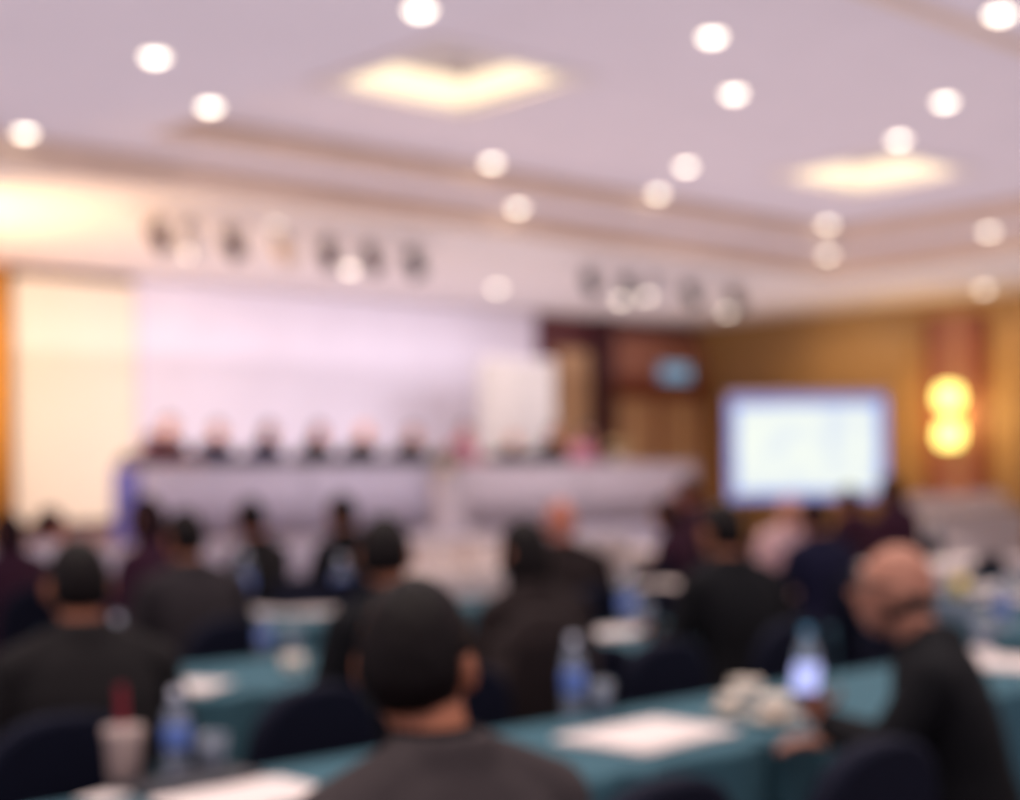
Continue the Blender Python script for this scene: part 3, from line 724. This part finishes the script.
p = at(612, 3.64); chair(p.x, p.y, R(-2), 'empty navy covered chair beside the water bottle on the front table')
# jacket draped over the chair at 540
p = at(536, 3.42)
t = thing('suit_jacket', 'brown suit jacket draped over the chair back in the middle', 'jacket', (p.x, p.y, 0), R(-6))
bm = BM(); loft(bm, [(0, 0, .38, .20, .06), (0, 0, .6, .215, .065), (0, -.02, .8, .21, .07), (0, -.03, .93, .19, .07), (0, -.03, 1.0, .12, .05), (0, -.03, 1.03, .07, .035)])
t2 = link('jacket_body', remesh(bm, .012, 3, 'jacket_body'), 'suitb', t)
for s in (-1, 1): bm = BM(); cap(bm, (s*.155, -.025, .915), (s*.205, .0, .48), .055, .034, 16); obj('sleeve', bm, 'suitb', t, smooth=True)

# rows three and four
seated('table', 181, R3+.0, R(-8), 'broad person in grey brown jacket behind the man at the far left', 'navy covered chair behind the grey brown jacket on the left', s=1.03, jk='suitg')
seated('woman', 147, R4-.35, R(10), 'person with long dark reddish hair at the left, just beyond the grey brown jacket', None, s=1.06, jk='suitm', hr='hairb')
seated('turned', 252, R4, R(20), 'man in charcoal jacket with rosy ear and cheek, alone against the lavender stage skirt', 'navy covered chair of the man alone against the lavender skirt', s=1.04, jk='suit', sk='skin2')
seated('table', 345, R4+.1, R(0), 'black haired person half hidden beyond the black clad person\'s head', 'navy covered chair of the half hidden person left of middle', s=1.05, jk='suitk')
seated('table', 556, R3+.0, R(-30), 'man with bare reddish scalp above the brown jacket in the middle', 'navy covered chair of the man with the bare reddish scalp', s=1.03, sk='skin2', hr=None, jk='suitb')
seated('woman', 673, R4-.45, R(15), 'person with dark maroon clothes and long hair, left of the black jacket at centre right', 'navy covered chair of the person in maroon', s=1.0, jk='suitm', hr='hairb')
seated('turned', 693, R4+1.0, R(40), 'person with pinkish face looking aside near the end of the stage table', 'navy covered chair near the end of the stage table', s=1.10, jk='suitm', sk='skin2', hr='hairb')
seated('turned', 777, R4-.6, R(160), 'fair person in pale pink shirt just below the presentation screen', 'navy covered chair of the person in the pale pink shirt', s=1.0, jk='pshirt', sk='skin3', hr=None, collar='pshirt')
seated('table', 818, R3-.2, R(-20), 'dark haired person in navy jacket below the presentation screen', 'navy covered chair of the navy jacketed person', s=1.0, jk='suitn', hr='hairb')
seated('table', 855, R4+.3, R(-12), 'dark haired person in maroon below the right part of the presentation screen', 'navy covered chair below the right part of the presentation screen', s=1.02, jk='suitm', hr='hairb')
seated('woman', 897, R4-.35, R(-5), 'long haired person in dark maroon directly above the bald man\'s head', 'navy covered chair above the bald man\'s head', s=1.1, jk='suitm', hr='hairb')
seated('turned', 34, R4+1.3, R(-40), 'person in white shirt with dark hair, small at the left before the cream screen', 'navy covered chair of the person in the white shirt', s=1.0, jk='wshirt', sk='skin2', hr='hairb')
seated('woman', 2, R4+.6, R(0), 'person with reddish hair cut by the left edge of the frame', 'navy covered chair at the left edge', s=1.0, jk='suitm', hr='hairb', sk='skin2')
for px, Y, lb in ((30, 5.2, 'empty navy covered chair between the white shirt and the man at the far left'), (290, 6.9, 'empty navy covered chair beyond the oval of papers'), (322, 7.0, 'empty navy covered chair left of the black clad person\'s head'),
                  (622, 5.3, 'empty navy covered chair right of the bare reddish scalp'), (628, 6.9, 'empty navy covered chair before the second white clothed table'), (845, 3.7, 'empty navy covered chair between the phone and the black jacket'), (957, 5.35, 'empty navy covered chair small beyond the bald man\'s shoulder'), (1017, 5.3, 'empty navy covered chair small at the right edge')):
    p = at(px, Y); chair(p.x, p.y, R(random.uniform(-6, 6)), lb)

# panelists on the stage, facing the audience
PN = [(167, 'pinkish tan jacketed panelist with glowing orange face at the left end', 'table', 'suitm', 'skin3', 'hairb', 1.06), (146, 'smaller dark clad panelist half hidden at the very left end of the stage table', 'table', 'suitm', 'skin2', 'hairb', .93), (216, 'panelist in dark maroon with rosy face, third from the left end', 'table', 'suitn', 'skin3', 'hairg', 1.02),
 (268, 'slim dark panelist with dark hair, fourth from the left end', 'woman', 'suitn', 'skin', 'hair', 1.02), (318, 'slim black clad panelist in the middle left of the stage table', 'woman', 'suitk', 'skin2', 'hair', 1.02), (362, 'black suited panelist with pale pink face', 'table', 'suitk', 'skin3', None, 1.02),
 (411, 'black suited panelist left of the greenery', 'table', 'suitk', 'skin3', 'hair', 1.02), (463, 'panelist in pink shirt with reddish face behind the greenery', 'table', 'pink', 'skin2', 'hairb', 1.05), (512, 'black clad panelist in front of the white banner', 'table', 'suitk', 'skin3', None, .95),
 (551, 'black suited panelist with red face at the right side of the banner', 'table', 'suitk', 'skin2', 'hairg', 1.03), (584, 'panelist in pale pink, last at the right before the doors', 'woman', 'pink', 'skin3', 'hairg', 1.03)]
for px, lb, tp, jk, skn, hr, s in PN:
    p = seatat(px, 14.05 if px != 146 else 14.75); d = 0
    # panel chairs and people sit on the deck
    o = person(tp, (p.x, 14.1 if px != 146 else 14.75, SH), PI, lb, skn, jk, hr, s=s*.93, grp='panelists at the stage table')
cn = None
for i, (px, *_r) in enumerate(PN):
    p = seatat(px, 14.05 if px != 146 else 14.75)
    c = clone(ch0, (p.x, 14.08 if px != 146 else 14.73, SH), PI, 'navy stage chair of the '+' '.join(_r[0].replace(',', '').split()[:11]), group='chairs behind the stage table')

# ------------------------------------------------------------------ things on the tables
def bottle(loc, lab, h=.22, capm='whitecap', grp='water bottles on the tables', s=1.0):
    t = thing('water_bottle', lab, 'bottle', loc, 0, grp); k = h/.22; t.scale = (s, s, 1)
    prof = [(.0, .004), (.026, 0), (.032, .008), (.032, .05), (.030, .055), (.032, .06), (.032, .13), (.030, .15), (.018, .18), (.0125, .19), (.0125, .205), (0, .205)]
    bb = obj('bottle_body', lathe([(r, z*k) for r, z in prof], 24), 'water', t, smooth=True)
    obj('label_band', lathe([(.0327, .065*k), (.0335, .067*k), (.0335, .125*k), (.0327, .127*k), (.0325, .1*k), (.0327, .065*k)], 24), 'label', bb, smooth=True)
    obj('cap', lathe([(.0, .200*k), (.014, .200*k), (.0145, .217*k), (.012, .22*k), (0, .22*k)], 20), capm, t)
    return t
def tumbler(loc, lab, h=.10, r=.034, m='glass', fill=None, grp='drinking glasses on the tables'):
    t = thing('drinking_glass', lab, 'glass', loc, 0, grp)
    obj('glass_wall', lathe([(0, .001), (r*.8, 0), (r, h), (r-.002, h), (r*.8-.003, .008), (0, .008)], 24), 'water' if m == 'glass' else m, t, smooth=True)
    obj('drink', lathe([(0, .0085), (r*.8-.0035, .0085), (r-.006, h*.7), (0, h*.7)], 24), fill or 'whitecap', t, smooth=True)
    return t
def cup(loc, lab, s=1.0, grp='cream china cups on the front table', rz=0):
    t = thing('cup_and_saucer', lab, 'cup', loc, rz, grp); t.scale = (s,)*3
    obj('saucer', lathe([(0, .002), (.03, 0), (.07, .012), (.072, .015), (.03, .005), (0, .005)], 28), 'ceramic', t, smooth=True)
    cc = obj('cup', lathe([(0, .006), (.022, .006), (.036, .03), (.042, .065), (.039, .065), (.033, .03), (.018, .012), (0, .012)], 28), 'ceramic', t, smooth=True)
    bm = BM()
    for i in range(8):
        a, b2 = -PI/2+PI*i/8, -PI/2+PI*(i+1)/8; tube(bm, (.038+.02*math.cos(a), 0, .038+.018*math.sin(a)), (.038+.02*math.cos(b2), 0, .038+.018*math.sin(b2)), .0035, seg=8)
    obj('handle', bm, 'ceramic', cc, smooth=True)
    return t
def papers(corners_or_c, lab, w=.21, d=.30, rz=0, z=.742, m='paper', n=3, grp='loose white papers on the tables'):
    t = thing('paper_sheets', lab, 'paper', (corners_or_c[0], corners_or_c[1], z), rz, grp)
    for k in range(n):
        bm = BM(); box(bm, (-w/2, -d/2, k*.003), (w/2, d/2, k*.003+.0025)); bmesh.ops.transform(bm, matrix=Matrix.Rotation(R(random.uniform(-7, 7)), 4, 'Z'), verts=bm.verts); obj('sheet', bm, m, t)
    return t
z = .742
def on(px, py, zz=z): p = PZ(px, py, zz); return (p.x, p.y, zz)
# front table
bottle(on(574, 716), 'clear water bottle with blue label in the middle of the front table', .235)
tumbler(on(601, 716), 'clear glass right beside the middle water bottle', .10)
papers(on(648, 737), 'fanned white papers in the middle of the front table', .42, .30, R(8), n=4)
tumbler(on(746, 702), 'wide cream cup standing beyond the two china cups, left of the phone', .065, .05, 'ceramic', 'ceramic')
cup(on(729, 714), 'small cream china cup, leftmost by the phone', .85); cup(on(775, 722), 'wide cream china cup and saucer nearest the phone hand', 1.15, rz=1)
bottle(on(808, 712), 'clear water bottle with teal cap just beyond the phone', .25, 'tealcap', s=1.1)
t = thing('straw_tumbler', 'pinkish beige tumbler with a dark red straw at the left end of the front table', 'cup', on(124, 788))
obj('cup_body', lathe([(0, 0), (.032, 0), (.043, .12), (.046, .125), (.046, .14), (0, .145)], 28), 'tumbler', t, smooth=True)
bm = BM(); tube(bm, (0, 0, .14), (.0, .01, .235), .011); obj('straw', bm, 'straw', t)
bottle(on(177, 772), 'clear water bottle with blue label beside the straw tumbler', .20)
tumbler(on(212, 772), 'round clear glass right of the left water bottle', .09, .038)
t = thing('notebook', 'dark closed notebook under the left papers', 'notebook', on(198, 787), R(5)); obj('cover', bx((-.15, -.05, 0), (.15, .11, .018)), 'book', t, bevel=.004); obj('pages', bx((-.145, -.045, .004), (.152, .105, .014)), 'paper', t)
q = on(245, 799); papers(q, 'white papers at the left end of the front table', .34, .24, R(6), n=3)
papers(on(104, 800), 'small white note beside the straw tumbler', .10, .08, R(20), n=2)
# row 2 and beyond
papers(on(192, 688), 'white papers at the left part of the second row table', .24, .20, R(30))
tumbler(on(293, 672), 'white cup on the second row table near the black clad person', .06, .045, 'ceramic', 'ceramic')
tumbler(on(292, 655), 'small clear glass behind the white cup on the second row table', .10)
bottle(on(265, 655), 'pale blue water bottle on the second row table', .17)
bottle(on(118, 676), 'water bottle with blue label beside the far left man\'s shoulder', .22)
papers(on(300, 612), 'oval looking white papers on the third row table at the left', .30, .34, R(25))
papers(on(246, 612), 'small white sheet left of the oval looking papers', .22, .2, R(5))
bottle(on(244, 606), 'pale blue water bottle on the third row table before the charcoal jacket', .30, s=1.5)
bottle(on(342, 602), 'blue labelled water bottle left of the black clad person\'s head', .26, s=1.5)
papers(on(620, 633), 'cream white papers on the second row table right of the middle', .32, .26, R(-20))
bottle(on(628, 626), 'water bottle on the second row table right of the middle', .25, s=1.3)
tumbler(on(645, 628), 'clear glass by the water bottle right of the middle', .12)
papers(on(676, 586), 'bright white papers on the third row table right of the middle', .42, .50, R(10))
t = tumbler(on(960, 596), 'glass of yellow juice on the table beyond the bald man', .11, .045, 'juice', 'juice')
for px, py, lb in ((946, 626, 'first'), (968, 630, 'second')): tumbler(on(px, py), 'clear glass on the right table, %s of the two before the yellow juice' % lb, .13, .04)
bottle(on(1003, 628), 'water bottle at the right edge on the right table', .22, s=1.2)
papers(on(1006, 664), 'white papers on the table behind the bald man\'s shoulder, at the right edge', .34, .28, R(12))
papers(on(965, 652), 'small white sheet just behind the bald man\'s shoulder', .2, .2, R(30))
tumbler(on(985, 650), 'clear glass beside the white papers at the right edge', .13, .045)
papers(on(985, 588), 'white sheet beside the yellow juice', .5, .3, R(-8))
papers(on(1010, 598), 'white papers at the right edge', .4, .3, R(10))
papers((7.2, 8.55), 'white papers on the first white clothed table', .5, .3, R(5))
for i, (x, lb) in enumerate(((7.32, 'left'), (7.76, 'right'))):
    t = thing('document_box', 'cream document box on the first white clothed table, %s one' % lb, 'box', (x, 8.9, z), R(5)); obj('box_body', bx((-.16, -.11, 0), (.16, .11, .20)), 'paper', t, bevel=.004); obj('box_lid', bx((-.167, -.117, .18), (.167, .117, .22)), 'whitecloth', t, bevel=.004)
for px, py, lb in ((588, 556, 'left'), (612, 555, 'right')):
    q = on(px, py); t = thing('document_box', 'cream document box on the further white clothed table, %s one' % lb, 'box', q, R(-20)); obj('box_body', bx((-.14, -.10, 0), (.14, .10, .14)), 'paper', t, bevel=.004); obj('box_lid', bx((-.147, -.107, .12), (.147, .107, .16)), 'whitecloth', t, bevel=.004)
for i, (x, y, lb) in enumerate(((12.2, 8.1, 'left'), (12.6, 8.4, 'second'), (13.0, 8.1, 'third'), (13.4, 8.3, 'right'))):
    tumbler((x, y, z), 'tall clear glass on the right white clothed table, %s one' % lb, .16, .045)
for i, x in enumerate((16.3, 16.9, 17.5, 18.0)):
    t = thing('serving_dish', 'lidded white serving dish on the buffet table, %s' % ['nearest its left end', 'second from its left end', 'third from its left end', 'at its right end'][i], 'dish', (x, 10.3, .922), 0, 'serving dishes on the buffet table')
    obj('dish', lathe([(0, 0), (.14, 0), (.2, .08), (.2, .1), (0, .1)], 28), 'ceramic', t, smooth=True); ld = obj('lid', lathe([(.2, .1), (.19, .14), (.12, .2), (.03, .225), (0, .225)], 28), 'bodyw', t, smooth=True); bm = BM(); ell(bm, (0, 0, .24), (.03, .03, .02)); obj('knob', bm, 'bodyw', ld)
p = PY(620, 455, 13.5)

# ------------------------------------------------------------------ light
W = bpy.data.worlds.new('hall ambience'); S.world = W; W.use_nodes = True
bgn = W.node_tree.nodes['Background']; bgn.inputs['Color'].default_value = (.93, .84, .95, 1); bgn.inputs['Strength'].default_value = .75
def area(name, loc, target, e, c, sx, sy, spread=180):
    l = bpy.data.lights.new(name, 'AREA'); l.shape = 'RECTANGLE'; l.size = sx; l.size_y = sy; l.energy = e; l.color = c; l.spread = R(spread)
    o = bpy.data.objects.new(name, l); col.objects.link(o); o.location = loc
    o.rotation_euler = (Vector(target)-Vector(loc)).to_track_quat('-Z', 'Y').to_euler(); return o
# added fill lamp without a fixture, brightens the ceiling from below
area('ceiling_fill', (7, 6, 3.0), (7, 6, 9), 1010, (1, .90, .94), 24, 22)
def spot(name, loc, target, e, c, ang, soft=.03, blend=1):
    l = bpy.data.lights.new(name, 'SPOT'); l.energy = e; l.color = c; l.spot_size = R(ang); l.spot_blend = blend; l.shadow_soft_size = soft
    o = bpy.data.objects.new(name, l); col.objects.link(o); o.location = loc
    o.rotation_euler = (Vector(target)-Vector(loc)).to_track_quat('-Z', 'Y').to_euler(); return o
for i, x in enumerate(bars):
    spot('stage_beam', (x, YB+.25, ZS-.5), (8.2+i*.62, WY, 1.5 if i % 2 else .9), 88, (1, .93, .97), 95)
area('flare_glow_fill', (5.2, 14.0, 2.8), (9.0, 14.6, 4.1), 150, (1, .64, .27), 2.5, 1.6)  # added warm lamp out of view, imitates the lens flare glow at left
for x in (.5, 3.0, 5.5):
    for y in (.8, 3.2, 5.4): spot('down_spot', (x, y, 4.1), (x, y, 0), 150, (1, .88, .78), 120, .08)
for x in (7.5, 10.5, 13.5): spot('stage_front_fill', (x-1.5, 8.6, 4.1), (x+.5, 13.0, 1.2), 190, (1, .93, 1), 75, .08)  # added spots with no fixtures, lift the table and stage skirts
for y in (5, 8, 11, 14): spot('right_wall_fill', (18.6, y, 3.95), (20.3, y, 2.0), 80, (1, .76, .42), 120, .06)  # added lamps, no fixtures of their own, brighten the honey wall
S.view_settings.view_transform = 'Standard'; S.view_settings.look = 'None'; S.view_settings.gamma = 1; S.view_settings.exposure = 0; S.view_settings.use_curve_mapping = False
S.cycles.use_denoising = True; S.cycles.max_bounces = 7; S.cycles.diffuse_bounces = 4; S.cycles.sample_clamp_indirect = 6
